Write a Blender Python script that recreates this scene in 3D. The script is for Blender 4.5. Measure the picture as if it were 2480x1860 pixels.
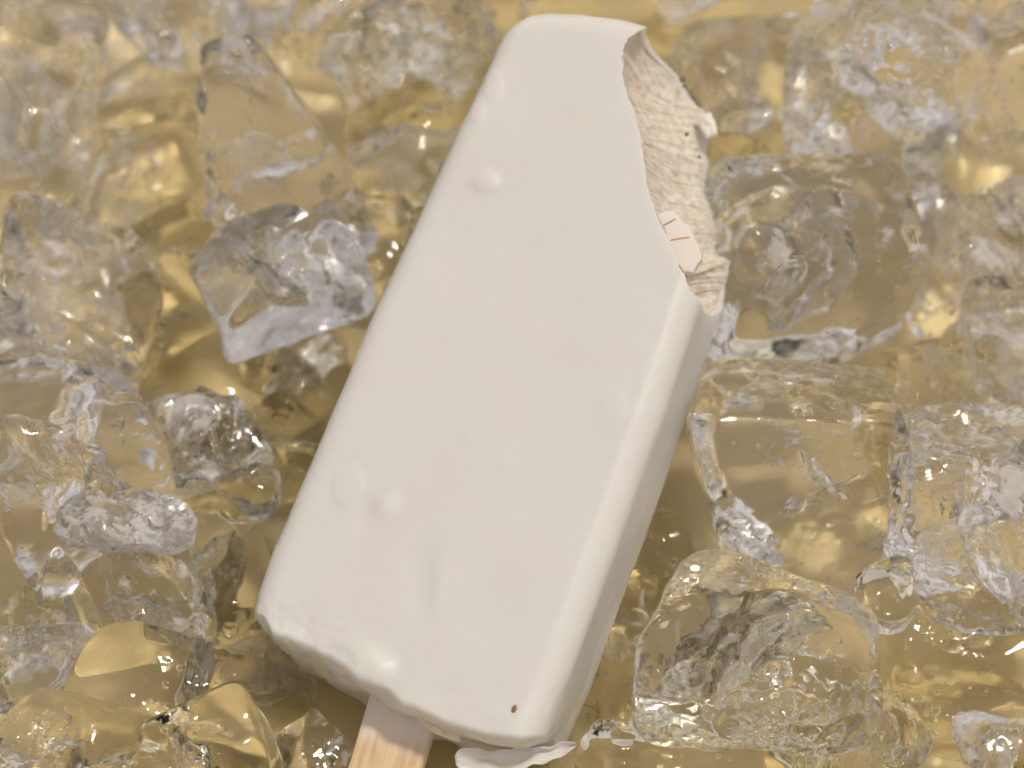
import bpy, bmesh, math, random
import numpy as np
from mathutils import Vector, Matrix, Euler

for o in list(bpy.data.objects):
    bpy.data.objects.remove(o, do_unlink=True)
sc = bpy.context.scene
col = sc.collection
CM = 0.01
R = math.radians

# ------------------------------------------------------------------ camera
ELEV = R(55)
TGT = np.array([0, 0, 4.4])
BACK = np.array([0, -math.cos(ELEV), math.sin(ELEV)])
RIGHT = np.array([1.0, 0, 0])
UP = np.cross(BACK, RIGHT)
DIST = 46.0
CAMP = TGT + BACK * DIST
cd = bpy.data.cameras.new('camera')
cam = bpy.data.objects.new('camera', cd)
col.objects.link(cam)
cam.location = Vector(CAMP * CM)
cam.rotation_euler = (R(90) - ELEV, 0, 0)
cd.sensor_width = 36
cd.lens = 36 * DIST / 15.0
cd.clip_start = 0.01
cd.clip_end = 50
cd.dof.use_dof = True
cd.dof.focus_distance = 0.455
cd.dof.aperture_fstop = 13.0
sc.camera = cam

# ------------------------------------------------------------------ sky and sun
SUN_DIR = Vector((0.22, 0.06, 0.96)).normalized()      # towards the sun
w = bpy.data.worlds.new('World')
sc.world = w
w.use_nodes = True
nt = w.node_tree
bg = nt.nodes['Background']
sky = nt.nodes.new('ShaderNodeTexSky')
sky.sky_type = 'NISHITA'
sky.sun_disc = False
sky.sun_elevation = math.asin(SUN_DIR.z)
sky.sun_rotation = math.atan2(SUN_DIR.x, SUN_DIR.y)
hsv = nt.nodes.new('ShaderNodeHueSaturation')
hsv.inputs['Saturation'].default_value = 0.12
nt.links.new(sky.outputs[0], hsv.inputs['Color'])
wb = nt.nodes.new('ShaderNodeMix')
wb.data_type = 'RGBA'
wb.blend_type = 'MULTIPLY'
wb.inputs[0].default_value = 1.0
wb.inputs[7].default_value = (1.0, 0.905, 0.835, 1)
nt.links.new(hsv.outputs[0], wb.inputs[6])
nt.links.new(wb.outputs[2], bg.inputs['Color'])
bg.inputs['Strength'].default_value = 0.15
sd = bpy.data.lights.new('sun', 'SUN')
sd.energy = 2.25
sd.angle = R(6.0)
sd.color = (1.0, 0.94, 0.85)
sun = bpy.data.objects.new('sun', sd)
col.objects.link(sun)
sun.rotation_euler = SUN_DIR.to_track_quat('Z', 'Y').to_euler()
sun.location = (0.3, -0.1, 1.0)

sc.view_settings.view_transform = 'Standard'
sc.view_settings.look = 'None'
sc.view_settings.exposure = -0.23
sc.view_settings.gamma = 1.0
cy = sc.cycles
cy.max_bounces = 13
cy.transmission_bounces = 13
cy.glossy_bounces = 6
cy.diffuse_bounces = 3
cy.use_adaptive_sampling = True
cy.adaptive_threshold = 0.045
cy.transparent_max_bounces = 16
cy.caustics_reflective = True
cy.caustics_refractive = True
cy.blur_glossy = 0.3
cy.sample_clamp_indirect = 120.0
cy.use_denoising = True
try:
    cy.denoiser = 'OPENIMAGEDENOISE'
    cy.denoising_input_passes = 'RGB_ALBEDO_NORMAL'
except Exception:
    pass


# ------------------------------------------------------------------ helpers
def hash3(ix, iy, iz, seed):
    h = (ix * 374761393 + iy * 668265263 + iz * 2147483647 + seed * 1274126177) & 0xFFFFFFFF
    h = ((h ^ (h >> 13)) * 1274126177) & 0xFFFFFFFF
    h = ((h ^ (h >> 16)) * 2246822519) & 0xFFFFFFFF
    return ((h ^ (h >> 15)) & 0xFFFFFF) / float(0xFFFFFF) * 2 - 1


def vnoise(P, seed=0):
    """smooth value noise in -1..1 for an (n,3) array"""
    P = np.asarray(P, float)
    i = np.floor(P).astype(np.int64)
    f = P - i
    f = f * f * f * (f * (f * 6 - 15) + 10)
    out = 0
    for dx in (0, 1):
        wx = f[:, 0] if dx else 1 - f[:, 0]
        for dy in (0, 1):
            wy = f[:, 1] if dy else 1 - f[:, 1]
            for dz in (0, 1):
                wz = f[:, 2] if dz else 1 - f[:, 2]
                out = out + wx * wy * wz * hash3(i[:, 0] + dx, i[:, 1] + dy, i[:, 2] + dz, seed)
    return out


def fbm(P, seed=0, oct=3, gain=0.5):
    a, s, o = 1.0, 0.0, 0.0
    P = np.asarray(P, float)
    for k in range(oct):
        s = s + a * vnoise(P * (2.03 ** k) + 17.3 * k, seed + k)
        o += a
        a *= gain
    return s / o


def mesh_from(name, V, F, smooth=True):
    me = bpy.data.meshes.new(name)
    me.from_pydata([tuple(p) for p in np.asarray(V) * CM], [], F if isinstance(F, list) else F.tolist())
    me.update()
    if smooth:
        me.polygons.foreach_set('use_smooth', [True] * len(me.polygons))
    return me


def link(name, me, mat=None, parent=None, loc=None, rot=None):
    o = bpy.data.objects.new(name, me)
    col.objects.link(o)
    if mat is not None:
        me.materials.clear()
        me.materials.append(mat)
    if parent is not None:
        o.parent = parent
    if loc is not None:
        o.location = Vector(loc) * CM
    if rot is not None:
        o.rotation_euler = rot
    return o


def tag(o, label, cat, group=None):
    o['label'] = label
    o['category'] = cat
    if group:
        o['group'] = group
    return o


def box_grid(nx, ny, nz):
    """surface of a box as quads, params in -1..1; returns V (n,3), F list"""
    idx, V, F = {}, [], []

    def vid(i, j, k):
        key = (i, j, k)
        if key not in idx:
            idx[key] = len(V)
            V.append((2 * i / nx - 1, 2 * j / ny - 1, 2 * k / nz - 1))
        return idx[key]
    for i in range(nx):
        for j in range(ny):
            F.append((vid(i, j, nz), vid(i + 1, j, nz), vid(i + 1, j + 1, nz), vid(i, j + 1, nz)))
            F.append((vid(i, j, 0), vid(i, j + 1, 0), vid(i + 1, j + 1, 0), vid(i + 1, j, 0)))
    for i in range(nx):
        for k in range(nz):
            F.append((vid(i, 0, k), vid(i + 1, 0, k), vid(i + 1, 0, k + 1), vid(i, 0, k + 1)))
            F.append((vid(i, ny, k), vid(i, ny, k + 1), vid(i + 1, ny, k + 1), vid(i + 1, ny, k)))
    for j in range(ny):
        for k in range(nz):
            F.append((vid(nx, j, k), vid(nx, j + 1, k), vid(nx, j + 1, k + 1), vid(nx, j, k + 1)))
            F.append((vid(0, j, k), vid(0, j, k + 1), vid(0, j + 1, k + 1), vid(0, j + 1, k)))
    return np.array(V), F


_sph = {}


def cube_sphere(n):
    if n not in _sph:
        V, F = box_grid(n, n, n)
        t = np.tan(V * math.pi / 4)
        d = t / np.linalg.norm(t, axis=1)[:, None]
        _sph[n] = (d, F)
    return _sph[n]


def vnormals(V, F):
    F = np.asarray(F)
    a = V[F[:, 2]] - V[F[:, 0]]
    b = V[F[:, 3]] - V[F[:, 1]]
    fn = np.cross(a, b)
    N = np.zeros_like(V)
    for k in range(4):
        np.add.at(N, F[:, k], fn)
    return N / (np.linalg.norm(N, axis=1)[:, None] + 1e-12)


# ------------------------------------------------------------------ materials
def new_mat(name):
    m = bpy.data.materials.new(name)
    m.use_nodes = True
    t = m.node_tree
    t.nodes.clear()
    out = t.nodes.new('ShaderNodeOutputMaterial')
    return m, t, out


def nd(t, typ, **kw):
    n = t.nodes.new(typ)
    for k, v in kw.items():
        if k.startswith('i_'):
            n.inputs[k[2:].replace('_', ' ')].default_value = v
        else:
            setattr(n, k, v)
    return n


def ramp(t, fac, stops):
    r = t.nodes.new('ShaderNodeValToRGB')
    el = r.color_ramp.elements
    while len(el) < len(stops):
        el.new(0.5)
    for e, (p, c) in zip(el, stops):
        e.position = p
        e.color = c if len(c) == 4 else (*c, 1)
    t.links.new(fac, r.inputs[0])
    return r.outputs[0]


def grey(v):
    return (v, v, v, 1)


WATER = 0.70        # depth of the meltwater in the tray, cm


def ice_material(name, frost=0.5, f_lo=0.5, f_hi=0.62, rough=0.0, rough_hi=0.15, fine=0.2, f_scale=110, tint=(1, 1, 1), wet=True):
    m, t, out = new_mat(name)
    L = t.links.new
    tc = nd(t, 'ShaderNodeTexCoord')
    oi = nd(t, 'ShaderNodeObjectInfo')
    mul = nd(t, 'ShaderNodeMath', operation='MULTIPLY')
    mul.inputs[1].default_value = 3.7
    L(oi.outputs['Random'], mul.inputs[0])
    add = nd(t, 'ShaderNodeVectorMath', operation='ADD')
    L(tc.outputs['Object'], add.inputs[0])
    L(mul.outputs[0], add.inputs[1])
    g = nd(t, 'ShaderNodeBsdfGlass')
    g.inputs['IOR'].default_value = 1.31
    g.inputs['Color'].default_value = (*tint, 1)
    if wet:
        # below the waterline the ice borders on meltwater instead of air
        geo = nd(t, 'ShaderNodeNewGeometry')
        sx = nd(t, 'ShaderNodeSeparateXYZ')
        L(geo.outputs['Position'], sx.inputs[0])
        gt = nd(t, 'ShaderNodeMapRange')
        gt.inputs['From Min'].default_value = (WATER - 0.004) * CM
        gt.inputs['From Max'].default_value = (WATER + 0.004) * CM
        gt.inputs['To Min'].default_value = 0.985
        gt.inputs['To Max'].default_value = 1.31
        L(sx.outputs['Z'], gt.inputs['Value'])
        L(gt.outputs[0], g.inputs['IOR'])
    g.inputs['Roughness'].default_value = rough
    if fine:
        n3 = nd(t, 'ShaderNodeTexNoise')
        n3.inputs['Scale'].default_value = 480
        n3.inputs['Detail'].default_value = 1
        L(add.outputs[0], n3.inputs['Vector'])
        b2 = nd(t, 'ShaderNodeBump')
        b2.inputs['Strength'].default_value = fine
        b2.inputs['Distance'].default_value = 0.0006
        L(n3.outputs['Fac'], b2.inputs['Height'])
        L(b2.outputs[0], g.inputs['Normal'])
    if frost <= 0:
        L(g.outputs[0], out.inputs['Surface'])
        return m
    n1 = nd(t, 'ShaderNodeTexNoise')
    n1.inputs['Scale'].default_value = f_scale
    n1.inputs['Detail'].default_value = 5
    n1.inputs['Roughness'].default_value = 0.7
    n1.inputs['Distortion'].default_value = 0.7
    L(add.outputs[0], n1.inputs['Vector'])
    mask = ramp(t, n1.outputs['Fac'], [(f_lo, grey(0)), (f_hi, grey(frost))])
    rr = ramp(t, n1.outputs['Fac'], [(f_lo - 0.10, grey(rough)), (f_hi, grey(rough_hi))])
    L(rr, g.inputs['Roughness'])
    d = nd(t, 'ShaderNodeBsdfDiffuse')
    d.inputs['Color'].default_value = (0.95, 0.92, 0.92, 1)
    tr = nd(t, 'ShaderNodeBsdfTranslucent')
    tr.inputs['Color'].default_value = (0.96, 0.93, 0.92, 1)
    mx = nd(t, 'ShaderNodeMixShader')
    mx.inputs[0].default_value = 0.55
    L(d.outputs[0], mx.inputs[1])
    L(tr.outputs[0], mx.inputs[2])
    fin = nd(t, 'ShaderNodeMixShader')
    L(mask, fin.inputs[0])
    L(g.outputs[0], fin.inputs[1])
    L(mx.outputs[0], fin.inputs[2])
    L(fin.outputs[0], out.inputs['Surface'])
    return m


ICE = {
    'clear': ice_material('clear_ice', frost=0.6, f_lo=0.57, f_hi=0.64, rough_hi=0.10, fine=0.0),
    'smooth': ice_material('smooth_ice', frost=0.0, fine=0.0, tint=(1.0, 0.99, 0.95)),
    'frosty': ice_material('frosted_ice', frost=0.70, f_lo=0.52, f_hi=0.62, rough_hi=0.18, fine=0.12, f_scale=150),
    'cloudy': ice_material('cloudy_ice', frost=0.40, f_lo=0.46, f_hi=0.70, rough=0.0, rough_hi=0.15, fine=0.0),
    'veiled': ice_material('veiled_ice', frost=0.32, f_lo=0.46, f_hi=0.64, rough=0.0, rough_hi=0.08, fine=0.05, f_scale=90),
    'froth': ice_material('frothy_ice', frost=0.75, f_lo=0.46, f_hi=0.56, rough=0.0, rough_hi=0.2, fine=0.3, f_scale=260),
    'wavy': ice_material('wavy_ice', frost=0.3, f_lo=0.62, f_hi=0.70, rough_hi=0.05, fine=0.0, tint=(1.0, 0.99, 0.95)),
}
BUBBLE = ice_material('air_bubble', frost=0.0, fine=0.0, wet=False)
M_WATER = ice_material('meltwater', frost=0.0, fine=0.0, wet=False)
M_WATER.node_tree.nodes['Glass BSDF'].inputs['IOR'].default_value = 1.33
CRACK = ice_material('ice_crack', frost=0.30, f_lo=0.47, f_hi=0.60, rough_hi=0.15, fine=0.15, f_scale=220, wet=False)


def tray_material():
    m, t, out = new_mat('gold_tan_tray')
    L = t.links.new
    tc = nd(t, 'ShaderNodeTexCoord')
    n = nd(t, 'ShaderNodeTexNoise')
    n.inputs['Scale'].default_value = 45
    n.inputs['Detail'].default_value = 5
    L(tc.outputs['Object'], n.inputs['Vector'])
    c = ramp(t, n.outputs['Fac'], [(0.35, (0.69, 0.555, 0.275)), (0.65, (0.79, 0.65, 0.35))])
    p = nd(t, 'ShaderNodeBsdfPrincipled')
    L(c, p.inputs['Base Color'])
    p.inputs['Roughness'].default_value = 0.45
    p.inputs['Coat Weight'].default_value = 0.5
    p.inputs['Coat Roughness'].default_value = 0.08
    b = nd(t, 'ShaderNodeBump')
    b.inputs['Strength'].default_value = 0.15
    b.inputs['Distance'].default_value = 0.002
    L(n.outputs['Fac'], b.inputs['Height'])
    L(b.outputs[0], p.inputs['Coat Normal'])
    L(p.outputs[0], out.inputs['Surface'])
    return m


def coating_material():
    m, t, out = new_mat('white_coating')
    L = t.links.new
    tc = nd(t, 'ShaderNodeTexCoord')
    n = nd(t, 'ShaderNodeTexNoise')
    n.inputs['Scale'].default_value = 60
    n.inputs['Detail'].default_value = 3
    L(tc.outputs['Object'], n.inputs['Vector'])
    c = ramp(t, n.outputs['Fac'], [(0.3, (0.775, 0.685, 0.63)), (0.5, (0.765, 0.72, 0.645)), (0.7, (0.785, 0.71, 0.65))])
    p = nd(t, 'ShaderNodeBsdfPrincipled')
    L(c, p.inputs['Base Color'])
    p.inputs['Subsurface Weight'].default_value = 0.5
    p.inputs['Subsurface Radius'].default_value = (1.0, 0.8, 0.55)
    p.inputs['Subsurface Scale'].default_value = 0.005
    p.inputs['Roughness'].default_value = 0.4
    p.inputs['Coat Weight'].default_value = 0.2
    p.inputs['Coat Roughness'].default_value = 0.3
    p.inputs['Specular IOR Level'].default_value = 0.35
    n2 = nd(t, 'ShaderNodeTexNoise')
    n2.inputs['Scale'].default_value = 420
    n2.inputs['Detail'].default_value = 4
    L(tc.outputs['Object'], n2.inputs['Vector'])
    b = nd(t, 'ShaderNodeBump')
    b.inputs['Strength'].default_value = 0.05
    b.inputs['Distance'].default_value = 0.0005
    L(n2.outputs['Fac'], b.inputs['Height'])
    L(b.outputs[0], p.inputs['Normal'])
    L(p.outputs[0], out.inputs['Surface'])
    return m


def core_material():
    m, t, out = new_mat('fibrous_ice_cream')
    L = t.links.new
    tc = nd(t, 'ShaderNodeTexCoord')
    mp = nd(t, 'ShaderNodeMapping')
    mp.inputs['Scale'].default_value = (1.0, 1.0, 0.07)
    L(tc.outputs['Object'], mp.inputs['Vector'])
    n = nd(t, 'ShaderNodeTexNoise')
    n.inputs['Scale'].default_value = 1300
    n.inputs['Detail'].default_value = 6
    n.inputs['Roughness'].default_value = 0.65
    n.inputs['Distortion'].default_value = 0.4
    L(mp.outputs[0], n.inputs['Vector'])
    c = ramp(t, n.outputs['Fac'], [(0.32, (0.54, 0.44, 0.34)), (0.48, (0.74, 0.65, 0.53)), (0.64, (0.87, 0.81, 0.72))])
    p = nd(t, 'ShaderNodeBsdfPrincipled')
    L(c, p.inputs['Base Color'])
    p.inputs['Subsurface Weight'].default_value = 0.3
    p.inputs['Subsurface Radius'].default_value = (1.0, 0.75, 0.5)
    p.inputs['Subsurface Scale'].default_value = 0.003
    p.inputs['Roughness'].default_value = 0.3
    b = nd(t, 'ShaderNodeBump')
    b.inputs['Strength'].default_value = 0.5
    b.inputs['Distance'].default_value = 0.0006
    L(n.outputs['Fac'], b.inputs['Height'])
    L(b.outputs[0], p.inputs['Normal'])
    L(p.outputs[0], out.inputs['Surface'])
    return m


def wood_material():
    m, t, out = new_mat('pale_wood')
    L = t.links.new
    tc = nd(t, 'ShaderNodeTexCoord')
    mp = nd(t, 'ShaderNodeMapping')
    mp.inputs['Scale'].default_value = (1.0, 0.06, 1.0)
    L(tc.outputs['Object'], mp.inputs['Vector'])
    n = nd(t, 'ShaderNodeTexNoise')
    n.inputs['Scale'].default_value = 1100
    n.inputs['Detail'].default_value = 6
    n.inputs['Distortion'].default_value = 0.5
    L(mp.outputs[0], n.inputs['Vector'])
    c = ramp(t, n.outputs['Fac'], [(0.3, (0.58, 0.38, 0.20)), (0.5, (0.72, 0.52, 0.31)), (0.7, (0.78, 0.60, 0.39))])
    # melted coating soaked into the top of the stick
    sep = nd(t, 'ShaderNodeSeparateXYZ')
    L(tc.outputs['Object'], sep.inputs[0])
    n4 = nd(t, 'ShaderNodeTexNoise')
    n4.inputs['Scale'].default_value = 260
    n4.inputs['Detail'].default_value = 4
    L(tc.outputs['Object'], n4.inputs['Vector'])
    ma = nd(t, 'ShaderNodeMath', operation='MULTIPLY_ADD')
    ma.inputs[1].default_value = 0.004
    L(n4.outputs['Fac'], ma.inputs[0])
    L(sep.outputs['Y'], ma.inputs[2])
    mr = nd(t, 'ShaderNodeMapRange')
    mr.inputs['From Min'].default_value = 0.0222
    mr.inputs['From Max'].default_value = 0.0262
    mr.inputs['To Max'].default_value = 0.85
    L(ma.outputs[0], mr.inputs['Value'])
    mixc = nd(t, 'ShaderNodeMix', data_type='RGBA')
    L(mr.outputs[0], mixc.inputs[0])
    L(c, mixc.inputs[6])
    mixc.inputs[7].default_value = (0.82, 0.73, 0.66, 1)
    p = nd(t, 'ShaderNodeBsdfPrincipled')
    L(mixc.outputs[2], p.inputs['Base Color'])
    p.inputs['Roughness'].default_value = 0.45
    b = nd(t, 'ShaderNodeBump')
    b.inputs['Strength'].default_value = 0.3
    b.inputs['Distance'].default_value = 0.0004
    L(n.outputs['Fac'], b.inputs['Height'])
    L(b.outputs[0], p.inputs['Normal'])
    L(p.outputs[0], out.inputs['Surface'])
    return m


def plain(name, c, rough=0.5, sss=0.0):
    m, t, out = new_mat(name)
    tc = nd(t, 'ShaderNodeTexCoord')
    n = nd(t, 'ShaderNodeTexNoise')
    n.inputs['Scale'].default_value = 500
    t.links.new(tc.outputs['Object'], n.inputs['Vector'])
    cc = ramp(t, n.outputs['Fac'], [(0.3, tuple(x * 0.85 for x in c)), (0.7, tuple(min(1, x * 1.1) for x in c))])
    p = nd(t, 'ShaderNodeBsdfPrincipled')
    t.links.new(cc, p.inputs['Base Color'])
    p.inputs['Roughness'].default_value = rough
    p.inputs['Subsurface Weight'].default_value = sss
    p.inputs['Subsurface Scale'].default_value = 0.002
    t.links.new(p.outputs[0], out.inputs['Surface'])
    return m


M_TRAY = tray_material()
M_COAT = coating_material()
M_CORE = core_material()
M_WOOD = wood_material()
M_BROWN = plain('brown_speck', (0.24, 0.13, 0.06), 0.5)
M_CARAMEL = plain('caramel_line', (0.42, 0.23, 0.07), 0.4)
M_YELLOW = plain('thin_melted_coating', (0.80, 0.70, 0.48), 0.3, 0.3)

# ------------------------------------------------------------------ the surface under the ice
V, F = box_grid(60, 60, 1)
V = V * np.array([30, 30, 0.15])
V[:, 2] += -0.15 + np.where(V[:, 2] > 0, 0.03 * fbm(V * 0.25, 5), 0)
tray = link('tray_surface', mesh_from('tray_surface', V, F), M_TRAY)
tray['kind'] = 'structure'
tray.location = (0, 0.02, 0)

# ------------------------------------------------------------------ the ice cream bar
BU = np.array([0.91265048, -0.4046524, 0.05766747])
BV = np.array([0.35646753, 0.85700566, 0.37211853])
BN = np.array([-0.2, -0.31905757, 0.92639207])
BP = np.array([0.05794027, 0.32178397, 4.57944186])
bar = bpy.data.objects.new('ice_cream_bar', None)
col.objects.link(bar)
bar.matrix_world = Matrix((
    (BU[0], BV[0], BN[0], BP[0] * CM),
    (BU[1], BV[1], BN[1], BP[1] * CM),
    (BU[2], BV[2], BN[2], BP[2] * CM),
    (0, 0, 0, 1)))
bar.empty_display_size = 0.01
tag(bar, 'white coated ice cream bar on a wooden stick with its top corner bitten off', 'ice cream bar')

HX, HY, HZ = 2.4, 5.3, 1.12       # canonical half sizes


def warp(P, inset):
    """canonical rounded box (x,y,z) -> the bar's outline; z top at 0"""
    x, y, z = P[:, 0].copy(), P[:, 1].copy(), P[:, 2].copy()
    s = x / HX
    t = y / HY
    yy = y
    xl = np.interp(yy, [-5.3, -4.2, -3, 0, 2.6, 4.4, 5.3], [2.44, 2.51, 2.49, 2.44, 2.29, 2.20, 2.14])
    xr = np.interp(yy, [-5.3, -4.2, 0, 2, 5.3], [2.33, 2.38, 2.31, 2.22, 2.12])
    X = np.where(s < 0, s * xl, s * xr)
    yt = np.interp(X, [-2.3, -2.05, -1.6, -1.1, -0.5, 0.2, 1.2, 2.2], [4.85, 5.12, 5.34, 5.48, 5.58, 5.60, 5.45, 5.0])
    yb = np.interp(X, [-2.5, -1.9, -1.3, -0.5, 0.4, 0.95, 1.6, 2.1, 2.4], [4.84, 5.02, 5.09, 5.24, 5.37, 5.44, 5.40, 5.28, 5.1])
    Y = np.where(t > 0, t * yt, t * yb)
    # the sides lean in slightly towards the back
    d = (HZ - z) / (2 * HZ)
    X = X * (1 - 0.012 * d)
    Y = Y * (1 - 0.008 * d) - np.where(t < 0, 0.26 * d * np.clip((1.2 - X) / 1.2, 0, 1) * (-t) ** 6, 0)
    return np.stack([X, Y, z - HZ], 1)


def rounded_bar(inset, nx, ny, nz):
    P, F = box_grid(nx, ny, nz)
    h = np.array([HX, HY, HZ]) - inset
    r = np.full((len(P), 3), 0.42)
    r[:, 1] = np.where(P[:, 1] < 0, 0.15, 0.38)
    # crowd the parameters towards the edges so that the rounding is well sampled
    Q = np.sign(P) * (1 - (1 - np.abs(P)) ** 1.35) * h
    inner = np.clip(Q, -(h - r), h - r)
    d = (Q - inner) / r
    nrm = np.linalg.norm(d, axis=1)
    Q = np.where((nrm > 1e-9)[:, None], inner + d / np.maximum(nrm, 1e-9)[:, None] * r, Q)
    return warp(Q, inset), F


def bump_at(V, cx, cy, rx, ry, ang, hgt, power=1.0, sharp=2.0):
    c, s = math.cos(ang), math.sin(ang)
    dx, dy = V[:, 0] - cx, V[:, 1] - cy
    a = (dx * c + dy * s) / rx
    b = (-dx * s + dy * c) / ry
    q = a * a + b * b
    return hgt * np.exp(-q ** sharp)


def coat_outer():
    V, F = rounded_bar(0.0, 130, 270, 44)
    N = vnormals(V, F)
    dis = 0.018 * fbm(V * 0.7, 11, 2) + 0.003 * fbm(V * 3.0, 12, 2)
    front = np.clip((V[:, 2] + 0.5) / 0.4, 0, 1)
    f = bump_at(V, -1.44, 2.43, 0.20, 0.16, 0.2, 0.035, sharp=1.8)         # pimple
    f += bump_at(V, -1.69, -2.58, 0.24, 0.33, 0.25, 0.014, sharp=6)        # flat oval blister
    f += bump_at(V, -1.05, -2.70, 0.16, 0.22, -0.4, 0.055, sharp=1.0)       # lump
    f += bump_at(V, -1.22, -2.82, 0.14, 0.26, -0.5, -0.03, sharp=1.0)
    f += bump_at(V, 0.14, -3.45, 0.12, 0.50, 0.25, 0.022, sharp=1.0)       # low ridge
    f += bump_at(V, -0.10, -3.60, 0.25, 0.55, 0.25, -0.03, sharp=1.0)
    f += bump_at(V, -1.90, 3.89, 0.16, 0.28, 0.5, 0.016, sharp=4)
    f += bump_at(V, -1.98, 3.45, 0.12, 0.22, 0.4, 0.014, sharp=3)
    f += bump_at(V, 1.64, -0.24, 0.20, 0.30, 0.3, 0.009, sharp=4)
    f += bump_at(V, -0.3, -1.3, 0.07, 0.22, 1.1, 0.008, sharp=1.0)
    f += bump_at(V, 0.9, 0.5, 0.12, 0.10, 0.0, 0.012, sharp=1.0)
    f += bump_at(V, 0.45, -1.5, 0.18, 0.08, 0.6, 0.012, sharp=1.0)
    # crusty, lumpy lower edge
    low = np.clip((-4.25 - V[:, 1]) / 0.7, 0, 1)
    left = np.clip((-0.2 - V[:, 0]) / 1.2, 0, 1)
    crust = low * (0.010 + 0.032 * left) * fbm(V * 3.2, 31, 3) + low * left * 0.012 * fbm(V * 10, 33, 2)
    # lumpy bead of coating over the stick
    f += bump_at(V, -0.42, -5.0, 0.26, 0.30, 0.0, 0.075, sharp=1.5) + bump_at(V, -0.12, -4.98, 0.16, 0.22, 0.0, 0.05, sharp=1.2)
    V = V + N * (dis + front * f + crust)[:, None]
    # the underside on the left is scooped back below the front lip
    lip = np.clip((V[:, 2] * -1 - 0.22) / 0.35, 0, 1) * np.clip((-4.5 - V[:, 1]) / 0.4, 0, 1)
    V[:, 1] += lip * (0.04 * np.clip((0.9 - V[:, 0]) / 0.8, 0, 1) + 0.04 * fbm(V * 2.0, 41, 2))
    edge = np.clip((-4.6 - V[:, 1]) / 0.25, 0, 1) * np.clip((0.8 - V[:, 0]) / 0.6, 0, 1)
    V[:, 1] += edge * 0.07 * fbm(np.stack([V[:, 0] * 3.2, V[:, 0] * 0, V[:, 2] * 1.5], 1), 61, 3)
    # long soft grooves along the right flank
    side = np.clip((V[:, 0] - 2.05) / 0.2, 0, 1) * np.clip((-1.8 - V[:, 1]) / 1.5, 0, 1)
    V[:, 0] += side * 0.012 * fbm(np.stack([V[:, 0] * 0.2, V[:, 1] * 0.9, V[:, 2] * 6 + 0.8 * V[:, 1]], 1), 51, 2)
    return V, F


F_BITE = np.array([(0.24, 6.4), (0.06, 5.55), (-0.14, 5.28), (-0.20, 4.95), (0.04, 4.45), (0.42, 4.02), (0.66, 3.6), (0.9, 3.14), (1.23, 2.64),
                   (1.55, 2.32), (1.9, 2.02), (2.10, 1.84), (2.33, 1.78), (2.52, 1.92), (3.2, 2.3)])
B_BITE = np.array([(0.05, 6.6), (0.20, 5.75), (0.49, 5.29), (0.80, 5.12), (0.93, 4.95), (1.10, 4.45), (1.27, 3.94), (1.50, 3.60), (1.63, 3.35),
                   (1.75, 3.10), (2.03, 2.98), (2.14, 2.62), (2.22, 2.40), (2.5, 2.3), (3.2, 2.5)])


def resample(C, n):
    t = np.linspace(0, 1, len(C))
    s = np.linspace(0, 1, n)
    # smooth (Catmull-Rom style) through a cubic fit of the neighbours
    out = []
    for v in s:
        k = min(int(v * (len(C) - 1)), len(C) - 2)
        f = v * (len(C) - 1) - k
        p0, p1, p2, p3 = C[max(k - 1, 0)], C[k], C[k + 1], C[min(k + 2, len(C) - 1)]
        out.append(0.5 * ((2 * p1) + (-p0 + p2) * f + (2 * p0 - 5 * p1 + 4 * p2 - p3) * f * f + (-p0 + 3 * p1 - 3 * p2 + p3) * f ** 3))
    return np.array(out)


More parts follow.
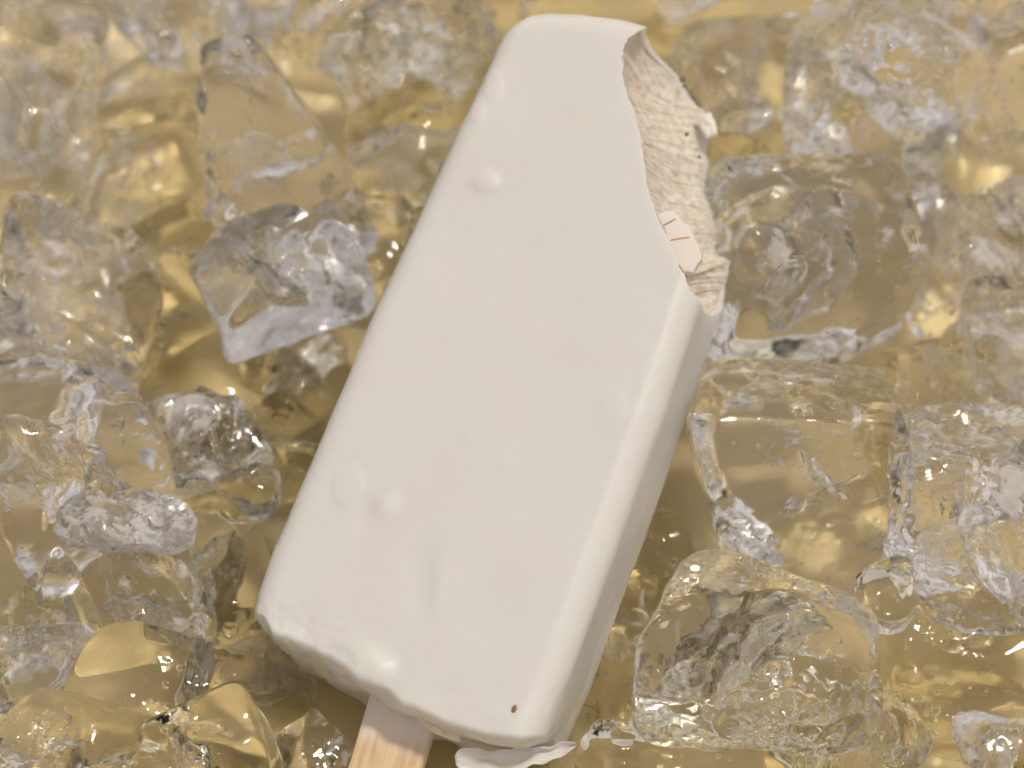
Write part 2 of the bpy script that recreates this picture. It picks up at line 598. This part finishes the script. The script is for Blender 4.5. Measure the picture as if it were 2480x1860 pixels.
def bite_cutter(name, ns, nt_, fibre, seed):
    Fc, Bc = resample(F_BITE, ns), resample(B_BITE, ns)
    G = np.zeros((ns, nt_, 3))
    s = np.linspace(0, 1, ns)
    for j in range(nt_):
        tau = -0.25 + 1.5 * j / (nt_ - 1)
        tc_ = min(max(tau, 0), 1)
        C = Fc * (1 - tc_) + Bc * tc_
        tang = np.gradient(C, axis=0)
        tang /= np.linalg.norm(tang, axis=1)[:, None] + 1e-9
        nor = np.stack([tang[:, 1], -tang[:, 0]], 1)          # points into the bar
        P3 = np.stack([s * 60, np.full(ns, tau * 2.2), np.zeros(ns)], 1)
        env = max(0.0, 4 * tc_ * (1 - tc_))
        lower = np.clip((s - 0.72) / 0.1, 0, 1)
        d = 0.30 * env + 0.05 * fbm(np.stack([s * 14, np.full(ns, tau * 1.5), s * 0], 1), seed, 2)
        if fibre:
            warp_ = 0.8 * fbm(np.stack([s * 10, np.full(ns, tau * 3), s * 0], 1), seed + 4, 2)
            fib = fbm(np.stack([s * 170 + warp_ * 1.6 + tau * 12 * (0.6 - s), np.full(ns, tau * 2.4), s * 0 + 3], 1), seed + 7, 3, 0.6)
            d = d + 0.030 * fib + 0.045 * fbm(np.stack([s * 22, np.full(ns, tau * 1.6), s * 0 + 9], 1), seed + 9, 2)
            d = d + 0.16 * env * lower + 0.02 * env
        else:
            d = d + 0.02 * fbm(np.stack([s * 120, np.full(ns, tau * 3), s * 0], 1), seed + 2, 2) \
                + np.clip(tau * 2 - 1, 0, 1) * (0.04 + 0.07 * fbm(np.stack([s * 18, np.full(ns, tau), s * 0], 1), seed + 5, 2))
        G[:, j, :2] = C + nor * d[:, None] * 1.0
        G[:, j, 2] = 0.0 - 2.24 * tau
    V = list(G.reshape(-1, 3))
    F = []
    vid = lambda i, j: i * nt_ + j
    for i in range(ns - 1):
        for j in range(nt_ - 1):
            F.append((vid(i, j), vid(i, j + 1), vid(i + 1, j + 1), vid(i + 1, j)))
    # close the cutter on its far side
    zt, zb = G[0, 0, 2], G[0, -1, 2]
    base = len(V)
    V += [(7, 6.6, zt), (7, 6.6, zb), (7, 2.0, zt), (7, 2.0, zb)]
    F.append(tuple([vid(i, 0) for i in range(ns)] + [base + 2, base]))
    F.append(tuple([base + 1, base + 3] + [vid(i, nt_ - 1) for i in reversed(range(ns))]))
    F.append(tuple([vid(0, j) for j in reversed(range(nt_))] + [base, base + 1]))
    F.append(tuple([base + 3, base + 2] + [vid(ns - 1, j) for j in range(nt_)]))
    F.append((base, base + 2, base + 3, base + 1))
    me = mesh_from(name, np.array(V, float), F)
    bm = bmesh.new()
    bm.from_mesh(me)
    bmesh.ops.triangulate(bm, faces=[f for f in bm.faces if len(f.verts) > 4])
    bmesh.ops.recalc_face_normals(bm, faces=bm.faces)
    bm.to_mesh(me)
    bm.free()
    return me


def boolean(me_a, cutters, name):
    a = bpy.data.objects.new('tmp', me_a)
    col.objects.link(a)
    tmp = [a]
    for c in cutters:
        co = bpy.data.objects.new('tmpc', c)
        col.objects.link(co)
        tmp.append(co)
        md = a.modifiers.new('b', 'BOOLEAN')
        md.operation = 'DIFFERENCE'
        md.solver = 'EXACT'
        md.object = co
    dg = bpy.context.evaluated_depsgraph_get()
    dg.update()
    res = bpy.data.meshes.new_from_object(a.evaluated_get(dg))
    for o in tmp:
        bpy.data.objects.remove(o, do_unlink=True)
    res.name = name
    res.polygons.foreach_set('use_smooth', [True] * len(res.polygons))
    try:
        res.set_sharp_from_angle(angle=R(38))
    except Exception:
        pass
    return res


oV, oF = coat_outer()
outer_me = mesh_from('outer', oV, oF)
iF = oF
iV = oV - vnormals(oV, oF) * 0.10      # the cream sits just inside the coating
inner_me = mesh_from('inner', iV, iF)
cutA = bite_cutter('cutA', 260, 26, False, 3)
cutB = bite_cutter('cutB', 760, 60, True, 3)
coat_me = boolean(outer_me, [inner_me, cutA], 'coating')
core_me = boolean(inner_me.copy(), [cutB], 'core')
coating = link('coating', coat_me, M_COAT, bar)
core = link('ice_cream_core', core_me, M_CORE, bar)
core['label'] = 'bitten fibrous cream coloured inside'

# wooden stick
sV, sF = box_grid(20, 60, 6)
h = np.array([0.54, 3.6, 0.12])
Q = np.sign(sV) * (1 - (1 - np.abs(sV)) ** 1.3) * h
rr_ = 0.06
inn = np.clip(Q, -(h - rr_), h - rr_)
dd = Q - inn
nn = np.linalg.norm(dd, axis=1)
Q = np.where((nn > 1e-9)[:, None], inn + dd / np.maximum(nn, 1e-9)[:, None] * rr_, Q)
Q[:, 2] += np.where(Q[:, 2] > 0, -0.035 * np.exp(-((Q[:, 0] - 0.16 - 0.02 * np.sin(Q[:, 1])) / 0.03) ** 2) + 0.012 * np.clip((Q[:, 0] - 0.2) / 0.05, 0, 1), 0)
Q += 0.006 * fbm(Q * np.array([6, 0.8, 6]), 71, 2)[:, None]
stick = link('stick', mesh_from('stick', Q, sF), M_WOOD, bar, loc=(0.27, -8.0, -1.05), rot=(0, 0, R(5)))
stick['label'] = 'pale wooden stick with a milky film at its top'

def blob(name, mat, parent, loc, size, seed, amp=0.25, freq=3.0, n=10, rot=None):
    d, F = cube_sphere(n)
    V = d * np.array(size)
    V = V * (1 + amp * fbm(d * freq * 0.5 + seed, seed, 2))[:, None]
    return link(name, mesh_from(name, V, F), mat, parent, loc=loc, rot=rot)


y_ = blob('melted_edge', M_YELLOW, bar, (0.72, -5.38, -0.46), (0.42, 0.10, 0.20), 91, 0.3, 2.5, 10, rot=(0, 0, R(-14)))
y_['label'] = 'yellowish thin melted rim of the coating above the stick'
# brown specks
for k, (x, y, z, a, b) in enumerate([(1.86, -4.84, 0.0, 0.035, 0.06), (1.91, -5.0, -0.02, 0.015, 0.02)]):
    blob('brown_speck', M_BROWN, bar, (x, y, z), (a, b, 0.03), 95 + k, 0.3, 3, 6)
# white crumbs of coating left along the back edge of the bite
for k, (x, y, z, a, b, c) in enumerate([(0.94, 4.86, -1.84, 0.13, 0.20, 0.14)]):
    blob('coating_crumb', M_COAT, bar, (x, y, z), (a, b, c), 120 + k, 0.55, 2.2, 18, rot=(0, 0, R(35)))
for k, (x, y, z, r_) in enumerate([(0.36, 5.36, -1.7, 0.05), (0.42, 5.28, -1.74, 0.035), (0.86, 4.40, -1.25, 0.03), (1.08, 4.22, -1.6, 0.025)]):
    blob('brown_speck', M_BROWN, bar, (x, y, z), (r_, r_, r_), 140 + k, 0.4, 3, 5)
# white flake hanging in the bite, with caramel cracks
fl = np.array([(1.14, 2.80), (1.34, 2.92), (1.62, 2.80), (1.90, 2.60), (2.02, 2.36), (1.98, 2.10), (1.86, 2.00), (1.70, 2.14), (1.40, 2.44)])
fl = np.vstack([fl, fl[:1]])
fl = np.stack([np.interp(np.linspace(0, len(fl) - 1, 73)[:-1], np.arange(len(fl)), fl[:, q]) for q in (0, 1)], 1)
fl = fl + 0.030 * np.stack([vnoise(np.stack([fl[:, 0] * 9, fl[:, 1] * 9, fl[:, 0] * 0 + q], 1), 7 + q) for q in (0, 1)], 1)
cen = fl.mean(0)
fl = cen + (fl - cen) * 0.88
vv, ff = [], []
K = len(fl)
for li, (sc_, z) in enumerate([(0.97, -0.10), (1.0, -0.115), (1.0, -0.22), (0.95, -0.26)]):
    for q in fl:
        p = cen + (q - cen) * sc_
        vv.append((p[0], p[1], z - 0.5 * (p[0] - p[1] * 0.2 - 0.8) * 0.7))
for li in range(3):
    for k in range(K):
        ff.append((li * K + k, (li + 1) * K + k, (li + 1) * K + (k + 1) % K, li * K + (k + 1) % K))
ff.append(tuple(range(K)))
ff.append(tuple(3 * K + k for k in reversed(range(K))))
flake = link('coating_flake', mesh_from('coating_flake', vv, ff, False), M_COAT, bar)
flake['label'] = 'smooth white flake of coating with brown cracks inside the bite'


def strip(name, pts, wid, mat, parent):
    pts = np.array(pts, float)
    V, F = [], []
    for i, p in enumerate(pts):
        d = pts[min(i + 1, len(pts) - 1)] - pts[max(i - 1, 0)]
        d /= np.linalg.norm(d)
        s_ = np.array([-d[1], d[0], 0])
        ww = wid * (0.35 + 0.65 * math.sin(math.pi * (i + 0.5) / len(pts)))
        for a in range(6):
            an = a * math.pi / 3
            V.append(p + s_ * ww * math.cos(an) + np.array([0, 0, 1]) * ww * 0.6 * math.sin(an))
    for i in range(len(pts) - 1):
        for a in range(6):
            F.append((i * 6 + a, i * 6 + (a + 1) % 6, (i + 1) * 6 + (a + 1) % 6, (i + 1) * 6 + a))
    F.append(tuple(range(5, -1, -1)))
    F.append(tuple((len(pts) - 1) * 6 + a for a in range(6)))
    return link(name, mesh_from(name, V, F), mat, parent)


def flz(x, y):
    return -0.098 - 0.5 * (x - y * 0.2 - 0.8) * 0.7


for line in ([(1.34, 2.62), (1.42, 2.72), (1.47, 2.78)], [(1.50, 2.45), (1.60, 2.52), (1.74, 2.60)],
             [(1.42, 2.44), (1.60, 2.26), (1.78, 2.11), (1.90, 2.02)]):
    strip('caramel_crack', [(x, y, flz(x, y)) for x, y in line], 0.011, M_CARAMEL, flake)

# ------------------------------------------------------------------ ice
def ice_mesh(seed, half, p, cuts, lump, ripple, taper, n):
    rg = random.Random(seed)
    d, F = cube_sphere(n)
    planes = []
    hx, hy, hz = half
    for ax, hh in enumerate(half):
        for s in (1, -1):
            v = np.zeros(3)
            v[ax] = s
            tilt = np.array([rg.uniform(-1, 1) for _ in range(3)]) * 0.13
            v = v + tilt
            v /= np.linalg.norm(v)
            planes.append((v, hh * rg.uniform(0.9, 1.06)))
    for _ in range(cuts):
        v = np.array([rg.gauss(0, 1) for _ in range(3)])
        v /= np.linalg.norm(v)
        sup = math.sqrt((hx * v[0]) ** 2 + (hy * v[1]) ** 2 + (hz * v[2]) ** 2)
        planes.append((v, sup * rg.uniform(0.88, 1.12)))
    acc = 0
    for v, dist in planes:
        acc = acc + (np.maximum(d @ v, 0) / dist) ** p
    V = d * (acc ** (-1.0 / p))[:, None]
    if taper:
        f = 1 - taper * (V[:, 2] / hz)
        V[:, 0] *= f
        V[:, 1] *= f
    # twist, lean and a melted hollow or two make every piece its own
    tw = rg.uniform(-0.25, 0.25)
    a_ = tw * V[:, 2] / hz
    ca, sa = np.cos(a_), np.sin(a_)
    V[:, 0], V[:, 1] = V[:, 0] * ca - V[:, 1] * sa, V[:, 0] * sa + V[:, 1] * ca
    V[:, 0] += rg.uniform(-0.18, 0.18) * V[:, 2]
    for _ in range(2):
        c = np.array([rg.gauss(0, 1) for _ in range(3)])
        c /= np.linalg.norm(c)
        q = ((d - c) ** 2).sum(1)
        V = V * (1 - rg.uniform(0.03, 0.09) * np.exp(-q / rg.uniform(0.08, 0.35)))[:, None]
    N = vnormals(V, F)
    off = rg.uniform(0, 50)
    fr = rg.choice([0.55, 0.75, 1.0, 1.4])
    calm = np.clip(0.65 + 1.3 * fbm(V / max(half) * 0.9 + off + 3, seed + 21, 1), 0.12, 1.3)
    ripple = ripple * rg.uniform(0.7, 1.25) * calm
    size = (hx * hy * hz) ** (1 / 3)
    w_ = lump * size * fbm(V / size * 0.9 + off, seed, 2)
    # shallow melted dimples
    q = fbm(V * 1.5 * fr + off, seed + 3, 2)
    w_ = w_ - ripple * np.abs(q) * 1.2 + ripple * 0.5 * fbm(V * 3.4 * fr + off, seed + 5, 2)
    # rough broken zone on part of the piece
    zone = np.clip(fbm(V / size * 0.8 + off + 9, seed + 8, 1) * 3 - 0.4, 0, 1)
    w_ = w_ + zone * ripple * 1.7 * fbm(V * 6.5 + off, seed + 11, 2) + ripple * 0.16 * fbm(V * 8 + off, seed + 13, 2)
    V = V + N * w_[:, None]
    return V, F


def inner_crack(seed, half, rg):
    """thin crumpled air gap inside the ice, as a closed sheet with inward facing skin"""
    n = 26
    P, F = box_grid(n, n, 1)
    s = min(half)
    a, b = rg.uniform(0.6, 1.0), rg.uniform(0.45, 0.9)
    u, v = P[:, 0], P[:, 1]
    r = np.sqrt(u * u + v * v)
    # square to disc, ragged rim
    uu = u * np.sqrt(1 - v * v / 2)
    vv_ = v * np.sqrt(1 - u * u / 2)
    ang = np.arctan2(vv_, uu)
    rad = 1 + 0.35 * fbm(np.stack([np.cos(ang) * 2, np.sin(ang) * 2, 0 * ang + seed], 1), seed, 3)
    thick = 0.05 * np.clip(1 - (uu ** 2 + vv_ ** 2), 0, 1) + 0.002
    X = np.stack([uu * rad * a * s, vv_ * rad * b * s, P[:, 2] * thick], 1)
    X[:, 2] += 0.16 * s * fbm(np.stack([X[:, 0] * 1.6, X[:, 1] * 1.6, 0 * u + seed], 1), seed + 1, 3)
    X[:, 2] += P[:, 2] * 0.02 * np.abs(fbm(np.stack([X[:, 0] * 6, X[:, 1] * 6, P[:, 2] * 3], 1), seed + 2, 2))
    rot = np.array(Euler((rg.uniform(-1.2, 1.2), rg.uniform(-1.2, 1.2), rg.uniform(0, 3))).to_matrix())
    X = X @ rot.T
    X += np.array([rg.uniform(-0.2, 0.2) * hh for hh in half])
    return X, [tuple(reversed(f)) for f in F]


def bubbles(seed, half, count, rg):
    d, F = cube_sphere(4)
    Vs, Fs = [], []
    c0 = np.array([rg.uniform(-0.25, 0.25) * hh for hh in half])
    for k in range(count):
        r = 0.012 + 0.06 * rg.random() ** 4
        c = c0 + np.array([rg.gauss(0, 0.26) * hh for hh in half])
        c = np.clip(c, -0.62 * np.array(half), 0.62 * np.array(half))
        st = np.array([1, 1, rg.uniform(1, 1.7)])
        base = len(Vs) * len(d)
        Vs.append(d * r * st + c)
        Fs += [tuple(base + i for i in reversed(f)) for f in F]
    return np.vstack(Vs), Fs


ICE_COUNT = 0
PILE = []


def ice(x, y, z, half, rot, label, mat='clear', p=9, cuts=5, lump=0.09, ripple=0.032, taper=0.0, n=46,
        crack=1, bub=26, seed=None, name='ice_cube', drop=True):
    global ICE_COUNT
    ICE_COUNT += 1
    sd_ = seed if seed is not None else 100 + ICE_COUNT * 7
    rg = random.Random(sd_)
    half = tuple(1.03 * v for v in half)
    V, F = ice_mesh(sd_, half, p, cuts, lump, ripple, taper, n)
    E3 = Euler((R(rot[0]), R(rot[1]), R(rot[2])))
    loc = np.array([x, y, z], float)
    Rm = np.array(E3.to_matrix())
    zmin = (V @ Rm.T)[:, 2].min() + loc[2]
    if zmin < 0.03:                      # rests on the tray, never sunk into it
        loc[2] += 0.03 - zmin
    o = link(name, mesh_from(name, V, F), ICE[mat], None, loc=loc, rot=E3)
    PILE.append((V @ Rm.T + loc, F))
    tag(o, label, 'ice cube', 'ice cubes around the bar')
    for c in range(crack):
        X, CF = inner_crack(sd_ + 31 * c, half, rg)
        link('inner_crack', mesh_from('inner_crack', X, CF), CRACK, o)
    if bub:
        X, BF = bubbles(sd_ + 5, half, bub, rg)
        b = link('air_bubbles', mesh_from('air_bubbles', X, BF), BUBBLE, o)
        b['kind'] = 'stuff'
    return o


# left side, back to front
ice(-6.15, 9.58, 1.63, (1.5, 1.3, 1.4), (10, -15, 20), 'blurred hazy ice cube at the top edge, second from the top left corner', 'cloudy')
ice(-7.88, 6.69, 1.91, (1.2, 1.5, 1.6), (-10, 12, 8), 'tall blurred ice block at the left edge near the top', 'cloudy', crack=2)
ice(-3.04, 9.32, 1.80, (0.9, 1.0, 1.3), (20, 10, -25), 'upright blurred ice cube at the top edge above the cracked chunk', 'clear')
ice(-6.22, 6.42, 1.14, (1.3, 1.1, 1.0), (0, 8, 30), 'low golden ice lump between the tall left block and the pointed wedge', 'smooth')
ice(-1.45, 8.59, 1.92, (1.3, 1.2, 1.2), (15, 20, 40), 'crinkled golden ice behind the upper left corner of the bar', 'wavy', ripple=0.12, crack=2)
ice(-3.96, 5.88, 2.70, (1.05, 0.75, 2.0), (-38, -8, 6), 'clear pointed upper piece of ice leaning above the cracked chunk', 'clear', taper=0.48, p=6, n=54, crack=2, ripple=0.05)
ice(-3.69, 3.27, 3.00, (1.25, 0.95, 0.9), (-12, -10, 28), 'whitish cracked ice chunk left of the bar with a sharp right corner', 'veiled', p=11, cuts=6, crack=2, n=54, seed=1207)
ice(-5.74, -1.16, 2.50, (1.0, 0.5, 0.55), (20, 30, 18), 'white frothy slush clinging under the big clear cube', 'froth', ripple=0.14, crack=0, bub=0, n=48)
ice(-1.74, 6.63, 1.50, (1.0, 1.0, 1.2), (5, -20, 15), 'ice cube with dark rippled rim tucked behind the bar on the left', 'wavy')
ice(-7.01, 3.62, 1.68, (1.45, 1.1, 1.1), (-8, 18, -15), 'frosty ice cube lying below the tall block at the left edge', 'frosty', p=12)
ice(-3.16, 2.64, 1.01, (0.9, 0.7, 0.9), (0, 0, 50), 'small smooth ice piece touching the left edge of the bar', 'smooth')
ice(-4.49, 2.46, 0.88, (1.4, 0.9, 0.7), (10, 12, -45), 'smooth brownish ice slab slanting under the cracked chunk', 'smooth', crack=0, bub=5)
ice(-4.78, 0.75, 1.70, (0.85, 0.8, 0.9), (20, 10, 10), 'crumbly frosted ice chunk right of the big clear cube', 'frosty', ripple=0.1)
ice(-6.65, -0.16, 2.40, (1.45, 1.2, 1.3), (-15, 8, 20), 'big clear rounded ice cube above the white froth at the left edge', 'clear', n=54, p=6, crack=2, bub=40, seed=515)
ice(-4.03, -0.24, 1.90, (0.5, 0.5, 0.5), (0, 0, 0), 'small round glassy ice knob beside the crumbly chunk', 'smooth', p=4, crack=0, bub=4)
ice(-4.49, -1.09, 1.00, (0.9, 1.1, 0.8), (0, 10, 20), 'melted golden ice lump left of the lower part of the bar', 'smooth', ripple=0.08)
ice(-5.57, -1.93, 1.30, (0.8, 0.8, 0.9), (10, 30, 10), 'rough pitted ice chunk below the big clear cube', 'frosty', ripple=0.12)
ice(-6.79, -1.95, 1.60, (0.5, 0.5, 1.0), (-15, 15, 20), 'pointed golden ice shard below the big clear cube at left', 'clear', taper=0.4, crack=0, bub=4)
ice(-7.05, -2.97, 1.30, (0.9, 0.5, 0.7), (20, -20, 10), 'grey frosted ice wedge above the glassy slab in the bottom left corner', 'cloudy')
ice(-4.72, -3.63, 1.30, (1.8, 0.9, 0.9), (5, 6, -14), 'long lumpy ice piece lying left of the wooden stick', 'wavy', ripple=0.09, n=36)
ice(-6.49, -4.78, 2.40, (1.1, 0.7, 0.6), (5, 6, -8), 'glassy rounded ice slab in the bottom left corner', 'smooth', p=5)
ice(-4.74, -4.77, 1.60, (1.3, 0.6, 0.6), (0, 0, 12), 'golden wet ice piece at the bottom edge below the lumpy one', 'wavy')
ice(-2.85, -4.30, 0.70, (0.5, 0.6, 0.6), (0, 0, 30), 'little clear ice chip against the left side of the stick', 'clear', crack=0)
# right side, back to front
ice(4.00, 7.97, 1.70, (1.5, 1.4, 1.3), (10, 10, 25), 'blurred golden ice mass behind the bite', 'wavy', ripple=0.1)
ice(6.01, 7.04, 2.60, (1.5, 1.25, 1.5), (-20, 38, 10), 'large rounded faceted ice chunk at the upper right', 'clear', n=64, p=11, cuts=2, seed=2237, crack=2, bub=60, ripple=0.05)
ice(8.39, 7.58, 1.80, (0.9, 1.1, 1.4), (0, 10, 0), 'blurred ice block cut by the right edge near the top', 'clear')
ice(4.85, 3.37, 2.60, (1.6, 1.2, 1.3), (-20, 4, 6), 'large clear ice cube with a domed top beside the bite', 'clear', n=54, p=13, cuts=1, crack=1, bub=24)
ice(4.44, 0.15, 1.95, (1.5, 1.0, 1.45), (-30, -2, 3), 'upright clear ice cube right of the middle of the bar', 'clear', n=54, p=11, cuts=1, crack=2, bub=26)
ice(7.37, 4.33, 1.60, (1.0, 1.0, 1.1), (10, 14, 30), 'frosted ice cube right of the domed clear cube', 'frosty')
ice(7.87, 2.60, 1.70, (0.7, 0.8, 0.9), (0, -12, 10), 'frosted ice piece cut by the right edge at mid height', 'frosty')
ice(6.82, 2.29, 1.00, (0.95, 0.8, 0.8), (0, 0, 20), 'dark bubbly ice lump in the gap above the big round piece', 'wavy', ripple=0.12, bub=30)
ice(6.99, -1.01, 2.40, (1.35, 1.2, 1.5), (-12, -8, -10), 'big round ice piece with white frosting at the right edge', 'frosty', n=54, p=7, crack=2)
ice(3.66, -3.47, 2.35, (2.0, 1.4, 1.2), (-10, 4, -8), 'big golden dome shaped ice piece right of the bar foot', 'wavy', n=60, p=5, crack=1, bub=60, ripple=0.11, seed=4021)
ice(5.48, -2.41, 2.30, (0.5, 0.5, 0.5), (0, 0, 0), 'small round knob of ice on the right shoulder of the golden dome', 'wavy', p=4, crack=0, bub=5)
ice(2.28, -0.78, 0.90, (0.5, 0.6, 0.7), (0, 0, 20), 'small bubbly ice chip squeezed between bar and upright cube', 'wavy', crack=0, bub=20)
ice(6.68, -2.42, 0.90, (1.2, 0.8, 0.7), (0, 8, 15), 'amber bubbly ice slab under the big round piece', 'smooth', bub=30)
ice(6.57, -3.59, 1.00, (1.0, 0.6, 0.6), (0, 4, -6), 'brownish glossy ice slab near the bottom right corner', 'smooth', crack=0)
ice(7.05, -4.70, 1.90, (0.6, 0.5, 0.6), (0, 0, 0), 'grey rounded ice piece in the bottom right corner', 'cloudy', p=5)
ice(5.34, -4.25, 1.20, (0.45, 0.5, 0.8), (-10, 20, 10), 'thin upright ice shard right of the golden dome', 'clear', crack=0)
ice(2.51, -4.88, 1.60, (1.65, 0.7, 0.55), (0, 3, -3), 'smooth golden ice slab at the bottom edge under the dome', 'smooth', p=6, crack=0, bub=8)
ice(1.77, -3.48, 0.80, (0.5, 0.7, 0.6), (0, 0, 10), 'small wet ice lump behind the lower right corner of the bar', 'wavy', crack=0)
# pieces glimpsed in the gaps between the others
ice(-4.37, 10.23, 1.50, (1.2, 1.0, 1.2), (0, 10, 15), 'blurred ice cube at the top edge behind the pointed wedge', 'clear')
ice(-8.36, 10.00, 1.40, (1.3, 1.1, 1.2), (10, 0, 35), 'hazy ice cube filling the top left corner', 'cloudy', crack=2)
ice(0.19, 10.60, 1.20, (1.3, 1.0, 1.0), (0, 0, 20), 'golden blurred ice piece at the top edge just left of the bar tip', 'wavy')
ice(6.51, 5.52, 1.30, (0.7, 0.6, 0.8), (0, 20, 40), 'white ice splinter under the large faceted chunk', 'frosty', taper=0.3)
ice(-5.37, 4.88, 1.00, (0.8, 0.7, 0.8), (0, 10, 60), 'small golden ice piece left of the cracked chunk', 'smooth')
ice(-2.48, 4.93, 0.93, (0.9, 0.8, 0.8), (10, 0, 10), 'dim ice piece between the cracked chunk and the bar', 'clear')
ice(-5.74, 3.45, 0.90, (0.6, 0.7, 0.8), (0, 0, 25), 'dim low ice piece behind the crumbly frosted chunk', 'smooth')
ice(-7.82, 2.17, 1.30, (0.7, 0.6, 0.6), (0, 20, 0), 'sparkling wet ice lump at the left edge over the big clear cube', 'frosty', ripple=0.12)
ice(-3.55, 1.08, 0.82, (0.8, 0.8, 0.7), (0, 0, 35), 'low brown ice piece right of the small round knob', 'smooth')
ice(-3.96, -2.67, 0.65, (0.8, 0.6, 0.6), (0, 0, 10), 'flat wet ice piece under the lower left corner of the bar', 'wavy')
ice(6.29, 0.85, 0.90, (0.6, 0.8, 0.8), (0, 10, 10), 'golden ice piece between the upright cube and the big round one', 'smooth')
ice(3.49, 6.08, 1.20, (0.9, 0.9, 1.0), (0, 0, 30), 'dim brown ice piece behind the lower edge of the bite', 'smooth', crack=0)
ice(7.78, 9.75, 1.20, (0.9, 0.9, 1.0), (10, 20, 0), 'pale blurred ice piece in the top right corner', 'clear')
ice(1.57, -2.37, 0.80, (0.6, 1.0, 0.7), (0, 0, -15), 'narrow wet ice piece along the lower right edge of the bar', 'wavy')
ice(4.48, -4.26, 0.80, (0.9, 0.6, 0.6), (0, 0, 10), 'bubbly ice piece at the bottom edge under the dome', 'wavy', bub=30)
ice(-0.18, -4.64, 0.60, (0.8, 0.5, 0.4), (0, 0, 5), 'thin ice slab under the foot of the bar carrying the white shard', 'smooth', crack=0)
ice(3.17, 10.49, 1.20, (0.9, 0.7, 0.9), (0, 10, 10), 'golden blurred ice piece at the top edge right of the bar tip', 'wavy')
# under the bar
ice(1.70, 5.61, 1.79, (1.6, 1.4, 1.5), (5, 6, 20), 'ice block carrying the top end of the bar', 'clear')
ice(0.18, 2.61, 1.37, (1.4, 1.3, 1.2), (0, -6, 10), 'ice block hidden under the middle of the bar', 'clear', crack=0)

# ------------------------------------------------------------------ meltwater standing between the pieces
def meltwater():
    from mathutils.bvhtree import BVHTree
    x0, x1, y0, y1, st = -12.0, 12.0, -9.0, 15.0, 0.05
    nx, ny = int((x1 - x0) / st), int((y1 - y0) / st)
    gx = x0 + st * np.arange(nx + 1)
    gy = y0 + st * np.arange(ny + 1)
    inside = np.zeros((nx + 1, ny + 1), bool)
    upv = Vector((0, 0, 1))
    for V, F in PILE:
        lo, hi = V.min(0), V.max(0)
        if lo[2] > WATER or hi[2] < WATER:
            continue
        tree = BVHTree.FromPolygons([tuple(v) for v in V], F)
        for i in range(max(0, int((lo[0] - x0) / st)), min(nx, int((hi[0] - x0) / st) + 1) + 1):
            for j in range(max(0, int((lo[1] - y0) / st)), min(ny, int((hi[1] - y0) / st) + 1) + 1):
                if inside[i, j]:
                    continue
                hit = tree.ray_cast(Vector((gx[i], gy[j], WATER)), upv)
                if hit[0] is not None and hit[1].z > 0:
                    inside[i, j] = True
    X, Y = np.meshgrid(gx, gy, indexing='ij')
    P = np.stack([X.ravel(), Y.ravel(), X.ravel() * 0], 1)
    P[:, 2] = WATER + 0.012 * fbm(P * 0.9, 301, 2) + 0.003 * fbm(P * 3.0, 302, 2)
    V = list(map(tuple, P))
    F = []
    keep = ~(inside[:-1, :-1] & inside[1:, :-1] & inside[1:, 1:] & inside[:-1, 1:])
    for i, j in zip(*np.nonzero(keep)):
        a = i * (ny + 1) + j
        F.append((a, a + ny + 1, a + ny + 2, a + 1))
    b = len(V)
    for (a0, a1, b0, b1) in ((-29, x0, -29, 29), (x1, 29, -29, 29), (x0, x1, -29, y0), (x0, x1, y1, 29)):
        k = len(V)
        V += [(a0, b0, WATER), (a1, b0, WATER), (a1, b1, WATER), (a0, b1, WATER)]
        F.append((k, k + 1, k + 2, k + 3))
    o = link('meltwater', mesh_from('meltwater', np.array(V), F), M_WATER)
    o['kind'] = 'structure'


meltwater()

# little air bubbles caught under the water's skin
rb = random.Random(77)
d_, F_ = cube_sphere(4)
Vs, Fs = [], []
for k in range(170):
    if k % 3 == 0:
        cx, cy = rb.uniform(-8.5, 8.5), rb.uniform(-5.5, 10.5)
    r_ = 0.016 + 0.03 * rb.random() ** 2
    base = len(Vs) * len(d_)
    Vs.append(d_ * r_ + np.array([cx + rb.gauss(0, 0.15), cy + rb.gauss(0, 0.15), WATER - r_ - 0.03]))
    Fs += [tuple(base + i for i in reversed(f)) for f in F_]
fb = link('floating_bubbles', mesh_from('floating_bubbles', np.vstack(Vs), Fs), BUBBLE)
fb['kind'] = 'stuff'
tag(fb, 'tiny air bubbles scattered under the surface of the meltwater', 'bubbles')

# white flake of coating below the bar
d, F_ = box_grid(40, 12, 2)
t_ = d[:, 0]
wd = (0.15 - 0.05 * t_ + 0.03 * np.sin(t_ * 7 + 1) + 0.015 * np.sin(t_ * 19)) * np.sqrt(np.clip(1 - np.abs(t_) ** 6, 0.05, 1))
X = np.stack([t_ * 0.88, d[:, 1] * wd + 0.10 * t_ ** 2 + 0.03 * np.sin(t_ * 9) * (d[:, 1] < 0),
              d[:, 2] * 0.035 + 0.10 * (d[:, 1] ** 2) + 0.05 * fbm(d * 2.2, 5, 2)], 1)
fk = link('coating_shard', mesh_from('coating_shard', X, F_), M_COAT, None, loc=(0.07, -4.87, 1.95), rot=(R(30), R(-5), R(5)))
tag(fk, 'curled white shard of broken coating lying below the foot of the bar', 'coating shard')
